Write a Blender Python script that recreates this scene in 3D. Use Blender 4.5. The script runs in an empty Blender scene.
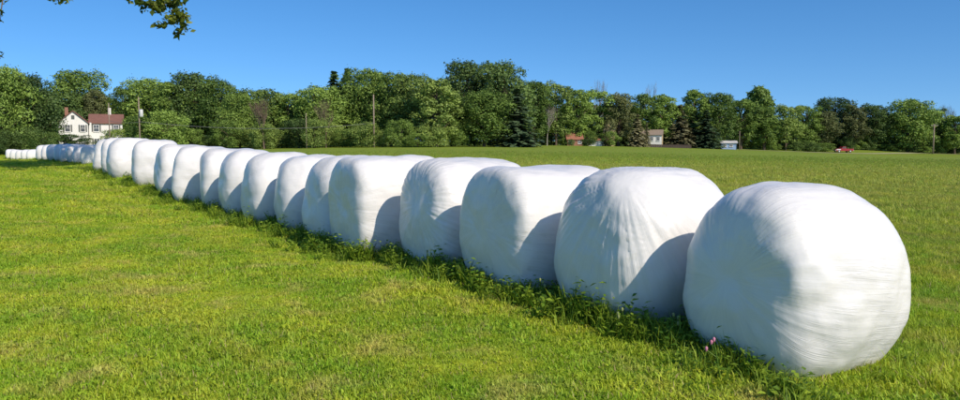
import bpy, math, random
import numpy as np
from mathutils import Vector, Matrix, noise as mnoise

scene = bpy.context.scene
R = math.radians
# ------------------------------------------------------------------ camera
EYE, FPX, HORIZON = 1.65, 750.0, 141.0           # focal length and horizon in pixels of a 960x400 picture
PITCH = math.atan((200 - HORIZON) / FPX)
cam_data = bpy.data.cameras.new('camera')
cam_data.sensor_width = 36.0
cam_data.lens = FPX / 960 * 36
cam_data.clip_start, cam_data.clip_end = 0.1, 9000
cam = bpy.data.objects.new('camera', cam_data)
scene.collection.objects.link(cam)
cam.location = (0, 0, EYE)
cam.rotation_euler = (R(90) - PITCH, 0, 0)
scene.camera = cam
# ------------------------------------------------------------------ sky and sun
SUN_AZ, SUN_EL = R(42), R(38)                     # azimuth from -y (behind the camera) towards +x
sun_dir = Vector((math.sin(SUN_AZ) * math.cos(SUN_EL), -math.cos(SUN_AZ) * math.cos(SUN_EL), math.sin(SUN_EL)))
world = bpy.data.worlds.new('World')
scene.world = world
world.use_nodes = True
wn = world.node_tree.nodes
wl = world.node_tree.links
bg = wn['Background']
sky = wn.new('ShaderNodeTexSky')
sky.sky_type = 'NISHITA'
sky.sun_disc = False
sky.sun_elevation = SUN_EL
sky.sun_rotation = math.atan2(sun_dir.x, sun_dir.y)
sky.altitude = 1500
sky.air_density = 1.0
sky.dust_density = 1.3
sky.ozone_density = 4.0
hs = wn.new('ShaderNodeHueSaturation')
hs.inputs['Saturation'].default_value = 1.25
# look a little above the true horizon everywhere: clear dry air, deep blue down to the trees
sg = wn.new('ShaderNodeTexCoord'); sa = wn.new('ShaderNodeVectorMath'); sa.operation = 'ADD'; sa.inputs[1].default_value = (0, 0, 0.095)
sn = wn.new('ShaderNodeVectorMath'); sn.operation = 'NORMALIZE'
wl.new(sg.outputs['Generated'], sa.inputs[0]); wl.new(sa.outputs[0], sn.inputs[0]); wl.new(sn.outputs[0], sky.inputs['Vector'])
wl.new(sky.outputs[0], hs.inputs['Color'])
wl.new(hs.outputs[0], bg.inputs['Color'])
bg.inputs['Strength'].default_value = 0.155
sun_data = bpy.data.lights.new('sun', 'SUN')
sun_data.energy = 4.45
sun_data.angle = R(0.53)
sun_data.color = (1.0, 0.885, 0.73)
sun = bpy.data.objects.new('sun', sun_data)
scene.collection.objects.link(sun)
sun.rotation_euler = sun_dir.to_track_quat('Z', 'Y').to_euler()
vs = scene.view_settings
vs.view_transform = 'Standard'
vs.look = 'None'
vs.exposure = 0.0
vs.gamma = 1.0
vs.use_curve_mapping = False

# ------------------------------------------------------------------ helpers
rng = np.random.default_rng(7)
random.seed(7)


def tag(o, label=None, cat=None, group=None, kind=None):
    if label: o['label'] = label
    if cat: o['category'] = cat
    if group: o['group'] = group
    if kind: o['kind'] = kind
    return o


def link(o, parent=None):
    scene.collection.objects.link(o)
    if parent is not None:
        o.parent = parent
    return o


def empty(name, loc=(0, 0, 0), rz=0.0):
    o = bpy.data.objects.new(name, None)
    o.empty_display_size = 0.2
    o.location = loc
    o.rotation_euler = (0, 0, rz)
    return link(o)


def mesh_obj(name, verts, faces, mat, parent=None, smooth=False):
    me = bpy.data.meshes.new(name)
    me.from_pydata([tuple(v) for v in verts], [], [tuple(f) for f in faces])
    me.materials.append(mat)
    if smooth:
        me.polygons.foreach_set('use_smooth', [True] * len(me.polygons))
    me.update()
    return link(bpy.data.objects.new(name, me), parent)


def np_mesh(name, verts, quads, mat=None, smooth=False):
    """mesh from numpy arrays: quads is (n,4) or (n,3)"""
    verts = np.asarray(verts, dtype=np.float32)
    quads = np.asarray(quads, dtype=np.int32)
    k = quads.shape[1]
    me = bpy.data.meshes.new(name)
    me.vertices.add(len(verts))
    me.vertices.foreach_set('co', verts.ravel())
    me.loops.add(quads.size)
    me.loops.foreach_set('vertex_index', quads.ravel())
    me.polygons.add(len(quads))
    me.polygons.foreach_set('loop_start', np.arange(0, quads.size, k, dtype=np.int32))
    if smooth:
        me.polygons.foreach_set('use_smooth', np.ones(len(quads), dtype=bool))
    if mat: me.materials.append(mat)
    me.update(calc_edges=True)
    return me


class MB:
    """collects boxes, prisms and tubes for one mesh"""
    def __init__(s): s.v, s.f = [], []

    def box(s, c, d, rz=0.0):
        b = len(s.v)
        cr, sr = math.cos(rz), math.sin(rz)
        for k in (-1, 1):
            for i, j in ((-1, -1), (1, -1), (1, 1), (-1, 1)):
                x, y = i * d[0] / 2, j * d[1] / 2
                s.v.append((c[0] + x * cr - y * sr, c[1] + x * sr + y * cr, c[2] + k * d[2] / 2))
        s.f += [(b + 3, b + 2, b + 1, b), (b + 4, b + 5, b + 6, b + 7)]
        s.f += [(b + i, b + (i + 1) % 4, b + 4 + (i + 1) % 4, b + 4 + i) for i in range(4)]
        return s

    def prism(s, outline, axis, t0, t1):
        """outline: list of 2D points; axis 0 -> extruded along x (points are y,z), 1 -> along y (points are x,z)"""
        b, n = len(s.v), len(outline)
        for t in (t0, t1):
            for p, q in outline:
                s.v.append((t, p, q) if axis == 0 else (p, t, q))
        s.f.append(tuple(range(b, b + n)))
        s.f.append(tuple(range(b + 2 * n - 1, b + n - 1, -1)))
        s.f += [(b + i, b + n + i, b + n + (i + 1) % n, b + (i + 1) % n) for i in range(n)]
        return s

    def tube(s, pts, rad, n=7):
        b = len(s.v)
        m = len(pts)
        for i, p in enumerate(pts):
            p = Vector(p)
            t = (Vector(pts[min(i + 1, m - 1)]) - Vector(pts[max(i - 1, 0)])).normalized()
            u = t.orthogonal().normalized() if abs(t.z) > 0.95 else t.cross(Vector((0, 0, 1))).normalized()
            w = t.cross(u)
            r = rad[i] if hasattr(rad, '__len__') else rad
            for k in range(n):
                a = 2 * math.pi * k / n
                s.v.append(tuple(p + (u * math.cos(a) + w * math.sin(a)) * r))
        for i in range(m - 1):
            for k in range(n):
                a0, a1 = b + i * n + k, b + i * n + (k + 1) % n
                s.f.append((a0, a1, a1 + n, a0 + n))
        s.f.append(tuple(range(b + n - 1, b - 1, -1)))
        s.f.append(tuple(range(b + (m - 1) * n, b + m * n)))
        return s

    def build(s, name, mat, parent=None, smooth=False):
        return mesh_obj(name, s.v, s.f, mat, parent, smooth)


def ray_slope(py):
    return math.tan(math.atan2(py - 200.0, FPX) + PITCH)


def at(px, py, d):
    """the point at forward distance d metres that the photograph shows at (px, py)"""
    z = EYE - d * ray_slope(py)
    depth = d * math.cos(PITCH) + (EYE - z) * math.sin(PITCH)
    return Vector(((px - 480) / FPX * depth, d, z))


# ------------------------------------------------------------------ terrain heights
# (x, y, z) points of the land: along the bale row, the field edge, and level ground round the camera
CTRL = [(0, 0, 0), (-6, 2, 0), (6, 2, 0), (0, -10, 0), (-15, -10, 0), (15, -10, 0), (0, 5, 0.03), (-4, 8, 0.1), (7, 7, 0.02), (-10, 15, 0.24), (6, 15, 0.05)]


def ctrl(px, py, d):
    p = at(px, py, d)
    CTRL.append((p.x, p.y, p.z))


for a in ((790, 384, 5.2), (625, 326, 6.3), (520, 301, 7.5), (440, 272, 8.8), (365, 261, 10.2), (300, 237, 12.8),
          (225, 215, 16.2), (170, 200, 19.4), (140, 187, 22.0), (100, 174, 28.5), (66, 163, 46), (22, 160, 80),
          (10, 163, 47), (30, 175, 32),
          (-60, 152, 110), (100, 149, 140), (250, 149, 140), (360, 147.5, 138), (450, 147, 140), (540, 145.5, 178), (610, 146.3, 185),
          (700, 148.5, 195), (850, 151.8, 222), (950, 153.6, 222), (1100, 155, 220), (700, 157, 90), (950, 163, 80), (500, 153, 90)):
    ctrl(*a)
for k in range(14):
    a = 2 * math.pi * k / 14
    x, y = 260 * math.sin(a), 260 * math.cos(a)
    CTRL.append((x, y, 0.4 - x / 260 * 1.6))
CTRL = np.array(CTRL)


def tps_k(r2):
    return np.where(r2 > 1e-9, 0.5 * r2 * np.log(np.maximum(r2, 1e-9)), 0.0)


_n = len(CTRL)
_K = tps_k(((CTRL[:, None, :2] - CTRL[None, :, :2]) ** 2).sum(-1)) + np.eye(_n) * 3.0
_P = np.c_[np.ones(_n), CTRL[:, :2]]
_A = np.block([[_K, _P], [_P.T, np.zeros((3, 3))]])
_W = np.linalg.solve(_A, np.r_[CTRL[:, 2], 0, 0, 0])


def height(x, y):
    x, y = np.atleast_1d(np.asarray(x, float)), np.atleast_1d(np.asarray(y, float))
    r = np.hypot(x, y)
    s = np.minimum(1.0, 255.0 / np.maximum(r, 1e-6))
    x, y = x * s, y * s
    out = np.empty(len(x))
    for i in range(0, len(x), 20000):
        xs, ys = x[i:i + 20000], y[i:i + 20000]
        k = tps_k((xs[:, None] - CTRL[None, :, 0]) ** 2 + (ys[:, None] - CTRL[None, :, 1]) ** 2)
        out[i:i + 20000] = k @ _W[:_n] + _W[_n] + _W[_n + 1] * xs + _W[_n + 2] * ys
    return out


def gz(x, y):
    return float(height(x, y)[0])


def ground_pt(px, d):
    """the land at column px and forward distance d"""
    x = (px - 480) / FPX * d * math.cos(PITCH)
    return Vector((x, d, gz(x, d)))


# ------------------------------------------------------------------ materials
def new_mat(name):
    m = bpy.data.materials.new(name)
    m.use_nodes = True
    return m, m.node_tree.nodes, m.node_tree.links, m.node_tree.nodes['Principled BSDF']


def plain(name, col, rough=0.7, var=0.25, scale=6.0, metal=0.0):
    m, n, l, b = new_mat(name)
    tc = n.new('ShaderNodeTexCoord')
    nz = n.new('ShaderNodeTexNoise'); nz.inputs['Scale'].default_value = scale; nz.inputs['Detail'].default_value = 5
    l.new(tc.outputs['Object'], nz.inputs['Vector'])
    mp = n.new('ShaderNodeMapRange'); mp.inputs[3].default_value = 1 - var; mp.inputs[4].default_value = 1 + var
    l.new(nz.outputs['Fac'], mp.inputs[0])
    mx = n.new('ShaderNodeMix'); mx.data_type = 'RGBA'; mx.blend_type = 'MULTIPLY'; mx.inputs[0].default_value = 1
    mx.inputs[6].default_value = (*col, 1)
    l.new(mp.outputs[0], mx.inputs[7])
    l.new(mx.outputs[2], b.inputs['Base Color'])
    b.inputs['Roughness'].default_value = rough
    b.inputs['Metallic'].default_value = metal
    return m


def leaf_mat(name, dark, light, transl=0.18, rough=0.55):
    """foliage: hue varies from leaf to leaf (face attribute tone) and from tree to tree"""
    m, n, l, b = new_mat(name)
    at_ = n.new('ShaderNodeAttribute'); at_.attribute_name = 'tone'
    oi = n.new('ShaderNodeObjectInfo')
    ad = n.new('ShaderNodeMath'); ad.operation = 'MULTIPLY_ADD'; ad.inputs[1].default_value = 0.62; ad.inputs[2].default_value = -0.33
    l.new(oi.outputs['Random'], ad.inputs[0])
    a2 = n.new('ShaderNodeMath'); a2.operation = 'ADD'; a2.use_clamp = True
    l.new(at_.outputs['Fac'], a2.inputs[0]); l.new(ad.outputs[0], a2.inputs[1])
    mx = n.new('ShaderNodeMix'); mx.data_type = 'RGBA'
    mx.inputs[6].default_value = (*dark, 1); mx.inputs[7].default_value = (*light, 1)
    l.new(a2.outputs[0], mx.inputs[0])
    l.new(mx.outputs[2], b.inputs['Base Color'])
    b.inputs['Roughness'].default_value = rough
    b.inputs['Specular IOR Level'].default_value = 0.3
    tr = n.new('ShaderNodeBsdfTranslucent')
    l.new(mx.outputs[2], tr.inputs['Color'])
    ms = n.new('ShaderNodeMixShader'); ms.inputs[0].default_value = transl
    l.new(b.outputs[0], ms.inputs[1]); l.new(tr.outputs[0], ms.inputs[2])
    l.new(ms.outputs[0], n['Material Output'].inputs['Surface'])
    return m


# the colours of the mown grass, shared by the soil sheet and by the blades on it
gg = bpy.data.node_groups.new('grass_colour', 'ShaderNodeTree')
gg.interface.new_socket('Color', in_out='OUTPUT', socket_type='NodeSocketColor')
n, l = gg.nodes, gg.links
go = n.new('NodeGroupOutput')
geo = n.new('ShaderNodeNewGeometry')


def nz(scale, detail=3, dist=0.0, vec=None, rough=0.55):
    t = n.new('ShaderNodeTexNoise')
    t.inputs['Scale'].default_value = scale; t.inputs['Detail'].default_value = detail
    t.inputs['Distortion'].default_value = dist; t.inputs['Roughness'].default_value = rough
    l.new(vec if vec is not None else geo.outputs['Position'], t.inputs['Vector'])
    return t.outputs['Fac']


def rng_(v, a, b, c=0.0, d=1.0):
    m = n.new('ShaderNodeMapRange'); m.interpolation_type = 'SMOOTHSTEP'
    for i, q in zip((1, 2, 3, 4), (a, b, c, d)): m.inputs[i].default_value = q
    l.new(v, m.inputs[0])
    return m.outputs[0]


def mixc(f, a, b):
    m = n.new('ShaderNodeMix'); m.data_type = 'RGBA'
    for s, q in ((0, f), (6, a), (7, b)):
        if isinstance(q, tuple): m.inputs[s].default_value = (*q, 1)
        elif isinstance(q, float): m.inputs[s].default_value = q
        else: l.new(q, m.inputs[s])
    return m.outputs[2]


def math_(op, a, b=None, c=None):
    m = n.new('ShaderNodeMath'); m.operation = op
    for i, q in enumerate((a, b, c)):
        if q is None: continue
        if isinstance(q, (int, float)): m.inputs[i].default_value = q
        else: l.new(q, m.inputs[i])
    return m.outputs[0]


sx = n.new('ShaderNodeSeparateXYZ'); l.new(geo.outputs['Position'], sx.inputs[0])
LUSH, MOWN, STRAW, BRIGHT = (0.270, 0.420, 0.022), (0.450, 0.525, 0.034), (0.62, 0.51, 0.16), (0.185, 0.315, 0.018)
c1 = mixc(rng_(nz(0.9, 4), 0.38, 0.66), LUSH, MOWN)
sw = n.new('ShaderNodeMapping'); sw.inputs['Rotation'].default_value = (0, 0, R(-38)); sw.inputs['Scale'].default_value = (1.0, 1.0, 1.0)
l.new(geo.outputs['Position'], sw.inputs['Vector'])
sw2 = n.new('ShaderNodeMapping'); sw2.inputs['Scale'].default_value = (0.85, 0.035, 0.0); l.new(sw.outputs[0], sw2.inputs['Vector'])
c1 = mixc(math_('MULTIPLY', rng_(nz(1.0, 2, 0.1, sw2.outputs[0]), 0.52, 0.66), 0.40), c1, (0.52, 0.50, 0.06))
# straw-coloured stubble patches, stronger in the strip of the field beyond the bales
strip_v = math_('ADD', sx.outputs[1], math_('MULTIPLY', nz(0.05, 3), 22.0))
strip = math_('MULTIPLY', rng_(strip_v, 20.0, 40.0), rng_(strip_v, 100.0, 50.0))
side = rng_(math_('ADD', sx.outputs[0], math_('MULTIPLY', sx.outputs[1], 0.70)), 8.5, 16.0)
strip = math_('MULTIPLY', strip, side)
straw = math_('MULTIPLY', rng_(nz(1.7, 6, 0.6), 0.50, 0.72), 0.55)
straw = math_('MAXIMUM', straw, math_('MULTIPLY', strip, rng_(nz(0.5, 6, 0.5), 0.25, 0.75, 0.06, 0.44)))
c2 = mixc(straw, c1, STRAW)
# the far part of the field, lush regrowth in bands along it
far = math_('MULTIPLY', rng_(strip_v, 36.0, 100.0), side)
ban = n.new('ShaderNodeMapping'); ban.inputs['Scale'].default_value = (0.03, 0.22, 1.0); ban.inputs['Rotation'].default_value = (0, 0, R(6))
l.new(geo.outputs['Position'], ban.inputs['Vector'])
c3 = mixc(far, c2, mixc(rng_(nz(1.0, 4, 0.2, ban.outputs[0]), 0.4, 0.72), BRIGHT, (0.24, 0.32, 0.04)))
c4 = mixc(math_('MULTIPLY', side, math_('MULTIPLY', rng_(nz(2.3, 5, 0.3), 0.3, 0.7), 0.75)), c3, (0.32, 0.345, 0.07))
l.new(c4, go.inputs[0])


def grass_mat(name, blades):
    m, n, l, b = new_mat(name)
    g = n.new('ShaderNodeGroup'); g.node_tree = gg
    hsv = n.new('ShaderNodeHueSaturation')
    l.new(g.outputs[0], hsv.inputs['Color'])
    if blades:
        oi = n.new('ShaderNodeObjectInfo')
        at_ = n.new('ShaderNodeAttribute'); at_.attribute_name = 'tone'
        mp = n.new('ShaderNodeMapRange'); mp.inputs[3].default_value = 0.480; mp.inputs[4].default_value = 0.520
        l.new(oi.outputs['Random'], mp.inputs[0]); l.new(mp.outputs[0], hsv.inputs['Hue'])
        mv = n.new('ShaderNodeMapRange'); mv.inputs[3].default_value = 0.85; mv.inputs[4].default_value = 1.35
        l.new(at_.outputs['Fac'], mv.inputs[0]); l.new(mv.outputs[0], hsv.inputs['Value'])
        dry = n.new('ShaderNodeMath'); dry.operation = 'GREATER_THAN'; dry.inputs[1].default_value = 0.955
        l.new(at_.outputs['Fac'], dry.inputs[0])
        mx = n.new('ShaderNodeMix'); mx.data_type = 'RGBA'; mx.inputs[7].default_value = (0.46, 0.38, 0.16, 1)
        l.new(dry.outputs[0], mx.inputs[0]); l.new(hsv.outputs[0], mx.inputs[6])
        col = mx.outputs[2]
        tr = n.new('ShaderNodeBsdfTranslucent'); l.new(col, tr.inputs['Color'])
        ms = n.new('ShaderNodeMixShader'); ms.inputs[0].default_value = 0.3
        l.new(b.outputs[0], ms.inputs[1]); l.new(tr.outputs[0], ms.inputs[2])
        l.new(ms.outputs[0], n['Material Output'].inputs['Surface'])
    else:
        geo = n.new('ShaderNodeNewGeometry')
        t = n.new('ShaderNodeTexNoise'); t.inputs['Scale'].default_value = 9.0; t.inputs['Detail'].default_value = 8; t.inputs['Roughness'].default_value = 0.75
        l.new(geo.outputs['Position'], t.inputs['Vector'])
        mv = n.new('ShaderNodeMapRange'); mv.inputs[1].default_value = 0.3; mv.inputs[2].default_value = 0.72; mv.inputs[3].default_value = 0.45; mv.inputs[4].default_value = 1.15
        l.new(t.outputs['Fac'], mv.inputs[0]); l.new(mv.outputs[0], hsv.inputs['Value'])
        col = hsv.outputs[0]
        bp = n.new('ShaderNodeBump'); bp.inputs['Strength'].default_value = 0.6; bp.inputs['Distance'].default_value = 0.06
        l.new(t.outputs['Fac'], bp.inputs['Height']); l.new(bp.outputs[0], b.inputs['Normal'])
    l.new(col, b.inputs['Base Color'])
    b.inputs['Roughness'].default_value = 0.6 if blades else 0.95
    b.inputs['Specular IOR Level'].default_value = 0.35 if blades else 0.1
    return m


M_ground = grass_mat('grass_soil', False)
M_blade = grass_mat('grass_blades', True)
M_weed = leaf_mat('weed_leaves', (0.085, 0.185, 0.014), (0.360, 0.480, 0.040), 0.3)
M_flower = plain('thistle_pink', (0.55, 0.20, 0.30), 0.7, 0.2, 30)
M_seed = plain('pale_seed_head', (0.24, 0.28, 0.10), 0.8, 0.2, 30)
M_bark = plain('bark', (0.12, 0.085, 0.06), 0.9, 0.4, 9)
M_deadwood = plain('dead_wood', (0.17, 0.12, 0.085), 0.9, 0.3, 9)
M_greywood = plain('grey_dead_wood', (0.30, 0.27, 0.23), 0.9, 0.3, 9)
M_leaf = {
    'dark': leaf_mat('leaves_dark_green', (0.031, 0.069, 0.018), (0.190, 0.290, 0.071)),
    'mid': leaf_mat('leaves_mid_green', (0.049, 0.105, 0.019), (0.311, 0.449, 0.085)),
    'light': leaf_mat('leaves_light_green', (0.082, 0.148, 0.030), (0.426, 0.548, 0.127)),
    'olive': leaf_mat('leaves_olive', (0.082, 0.105, 0.036), (0.344, 0.374, 0.137)),
    'needle': leaf_mat('needles_blue_green', (0.022, 0.052, 0.026), (0.095, 0.150, 0.070), 0.15),
    'pine': leaf_mat('needles_dark', (0.028, 0.070, 0.024), (0.140, 0.224, 0.070), 0.15),
    'brown': leaf_mat('needles_brownish', (0.084, 0.091, 0.048), (0.309, 0.291, 0.149), 0.15),
    'near': leaf_mat('maple_leaves', (0.045, 0.085, 0.010), (0.230, 0.270, 0.030), 0.35),
}


def film_mat():
    """stretch film: white, glossy, many overlapping layers pulled towards one point of the bale"""
    m, n, l, b = new_mat('white_stretch_film')
    fa = n.new('ShaderNodeAttribute'); fa.attribute_name = 'film'
    tc = n.new('ShaderNodeTexCoord')

    def noise(sc, det, vec, rough=0.5, dist=0.0):
        mp = n.new('ShaderNodeMapping'); mp.inputs['Scale'].default_value = sc
        l.new(vec, mp.inputs['Vector'])
        t = n.new('ShaderNodeTexNoise'); t.inputs['Scale'].default_value = 1.0; t.inputs['Detail'].default_value = det
        t.inputs['Roughness'].default_value = rough; t.inputs['Distortion'].default_value = dist
        l.new(mp.outputs[0], t.inputs['Vector'])
        return t.outputs['Fac']

    streak = noise((7, 7, 1.3), 5, fa.outputs['Vector'], 0.62)
    fine = noise((30, 30, 2.5), 3, fa.outputs['Vector'], 0.6)
    lump = noise((5, 5, 5), 3, tc.outputs['Object'])
    bp = n.new('ShaderNodeBump'); bp.inputs['Strength'].default_value = 0.5; bp.inputs['Distance'].default_value = 0.004
    pu = n.new('ShaderNodeAttribute'); pu.attribute_name = 'pull'
    pm = n.new('ShaderNodeMath'); pm.operation = 'MULTIPLY'; pm.inputs[1].default_value = 0.5
    l.new(pu.outputs['Fac'], pm.inputs[0]); l.new(pm.outputs[0], bp.inputs['Strength'])
    l.new(streak, bp.inputs['Height'])
    b2 = n.new('ShaderNodeBump'); b2.inputs['Strength'].default_value = 0.5; b2.inputs['Distance'].default_value = 0.0015
    l.new(pm.outputs[0], b2.inputs['Strength']); l.new(fine, b2.inputs['Height']); l.new(bp.outputs[0], b2.inputs['Normal'])
    b3 = n.new('ShaderNodeBump'); b3.inputs['Strength'].default_value = 0.5; b3.inputs['Distance'].default_value = 0.02
    l.new(lump, b3.inputs['Height']); l.new(b2.outputs[0], b3.inputs['Normal'])
    l.new(b3.outputs[0], b.inputs['Normal'])
    rid = noise((16, 16, 0.9), 2, fa.outputs['Vector'], 0.5, 0.4)
    r1 = n.new('ShaderNodeMath'); r1.operation = 'SUBTRACT'; r1.inputs[1].default_value = 0.5; l.new(rid, r1.inputs[0])
    r2 = n.new('ShaderNodeMath'); r2.operation = 'ABSOLUTE'; l.new(r1.outputs[0], r2.inputs[0])
    r3 = n.new('ShaderNodeMapRange'); r3.inputs[1].default_value = 0.0; r3.inputs[2].default_value = 0.035; r3.inputs[3].default_value = 1.0; r3.inputs[4].default_value = 0.0
    l.new(r2.outputs[0], r3.inputs[0])
    msk = noise((2.2, 2.2, 2.2), 2, tc.outputs['Object'])
    mk = n.new('ShaderNodeMapRange'); mk.inputs[1].default_value = 0.46; mk.inputs[2].default_value = 0.60; l.new(msk, mk.inputs[0])
    r4 = n.new('ShaderNodeMath'); r4.operation = 'MULTIPLY'; l.new(r3.outputs[0], r4.inputs[0]); l.new(mk.outputs[0], r4.inputs[1])
    b4 = n.new('ShaderNodeBump'); b4.inputs['Distance'].default_value = 0.0035; l.new(pm.outputs[0], b4.inputs['Strength'])
    l.new(r4.outputs[0], b4.inputs['Height']); l.new(b3.outputs[0], b4.inputs['Normal']); l.new(b4.outputs[0], b.inputs['Normal'])
    mr = n.new('ShaderNodeMapRange'); mr.inputs[1].default_value = 0.3; mr.inputs[2].default_value = 0.7
    l.new(streak, mr.inputs[0])
    mx = n.new('ShaderNodeMix'); mx.data_type = 'RGBA'
    mx.inputs[6].default_value = (0.725, 0.71, 0.69, 1); mx.inputs[7].default_value = (0.775, 0.76, 0.735, 1)
    l.new(mr.outputs[0], mx.inputs[0])
    # splashed soil and dust low on the film
    sp = n.new('ShaderNodeSeparateXYZ'); l.new(tc.outputs['Object'], sp.inputs[0])
    low = n.new('ShaderNodeMapRange'); low.inputs[1].default_value = 0.30; low.inputs[2].default_value = 0.02
    l.new(sp.outputs[2], low.inputs[0])
    dn = noise((14, 14, 14), 6, tc.outputs['Object'], 0.7)
    dm = n.new('ShaderNodeMapRange'); dm.inputs[1].default_value = 0.45; dm.inputs[2].default_value = 0.75; dm.inputs[4].default_value = 0.6
    l.new(dn, dm.inputs[0])
    mu = n.new('ShaderNodeMath'); mu.operation = 'MULTIPLY'; mu.use_clamp = True
    l.new(low.outputs[0], mu.inputs[0]); l.new(dm.outputs[0], mu.inputs[1])
    m2 = n.new('ShaderNodeMix'); m2.data_type = 'RGBA'; m2.inputs[7].default_value = (0.34, 0.32, 0.22, 1)
    l.new(mu.outputs[0], m2.inputs[0]); l.new(mx.outputs[2], m2.inputs[6])
    l.new(m2.outputs[2], b.inputs['Base Color'])
    b.inputs['Roughness'].default_value = 0.33
    b.inputs['Specular IOR Level'].default_value = 0.42
    return m


M_film = film_mat()

# ------------------------------------------------------------------ the ground
def build_ground():
    radii = [0.0] + list(np.arange(0.5, 30, 0.5)) + list(np.geomspace(30, 300, 90)) + list(np.geomspace(320, 6000, 22))
    na = 256
    ang = np.linspace(0, 2 * np.pi, na, endpoint=False)
    rr, aa = np.meshgrid(np.array(radii[1:]), ang, indexing='ij')
    x, y = (rr * np.sin(aa)).ravel(), (rr * np.cos(aa)).ravel()
    z = height(x, y)
    z += 0.018 * np.sin(x * 1.3 + 0.7 * y) * np.sin(y * 0.9 - 0.4 * x) * (np.hypot(x, y) < 60)
    v = np.c_[x, y, z]
    v = np.vstack([v, [[0, 0, gz(0, 0)]]])
    nr = len(radii) - 1
    i, j = np.meshgrid(np.arange(nr - 1), np.arange(na), indexing='ij')
    a = (i * na + j).ravel(); b = (i * na + (j + 1) % na).ravel()
    q = np.c_[a, a + na, b + na, b]
    c = len(v) - 1
    k = np.arange(na)
    q = np.vstack([q, np.c_[np.full(na, c), k, (k + 1) % na, np.full(na, c)]])
    me = bpy.data.meshes.new('ground')
    faces = [tuple(f[:3]) if f[0] == f[3] else tuple(f) for f in q.tolist()]
    me.from_pydata(v.tolist(), [], faces)
    me.polygons.foreach_set('use_smooth', [True] * len(me.polygons))
    me.materials.append(M_ground)
    me.update()
    return tag(link(bpy.data.objects.new('ground', me)), 'mown hay field and lawn stretching to the treeline', kind='structure')


build_ground()

# a pale gravel lane along the far edge of the field, in front of the wood
M_lane = plain('gravel_lane', (0.34, 0.33, 0.17), 0.95, 0.3, 0.6)
lane_v, lane_f = [], []
for k in range(60):
    px = 690 + k * 7.5
    d = 196 + (px - 690) * 0.10 + 1.5
    for w in (-2.2, 2.2):
        x = (px - 480) / FPX * (d + w)
        lane_v.append((x, d + w, gz(x, d + w) + 0.05))
    if k: lane_f.append((2 * k - 2, 2 * k, 2 * k + 1, 2 * k - 1))
lane = tag(mesh_obj('lane', lane_v, lane_f, M_lane), 'pale dry gravel lane along the far edge of the field', kind='structure')

# ------------------------------------------------------------------ the wrapped bales
def cube_sphere(N):
    t = np.tan(np.linspace(-np.pi / 4, np.pi / 4, N + 1))
    g, h = np.meshgrid(t, t, indexing='ij')
    o = np.ones_like(g)
    vs_, fs = [], []
    for k, (a, b, c) in enumerate(((o, g, h), (-o, h, g), (h, o, g), (g, -o, h), (g, h, o), (h, g, -o))):
        p = np.stack([a, b, c], -1).reshape(-1, 3)
        base = k * (N + 1) ** 2
        i, j = np.meshgrid(np.arange(N), np.arange(N), indexing='ij')
        q = base + i * (N + 1) + j
        fs.append(np.stack([q, q + N + 1, q + N + 2, q + 1], -1).reshape(-1, 4))
        vs_.append(p)
    v = np.vstack(vs_); f = np.vstack(fs)
    v /= np.linalg.norm(v, axis=1)[:, None]
    key = np.round(v * 1e5).astype(np.int64)
    _, first, inv = np.unique(key, axis=0, return_index=True, return_inverse=True)
    return v[first], inv.ravel()[f]


CS = {N: cube_sphere(N) for N in (12, 28, 80)}


def noise_arr(p, octs=2):
    return np.array([mnoise.fractal(Vector(q), 1.0, 2.0, octs) for q in p])


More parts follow.
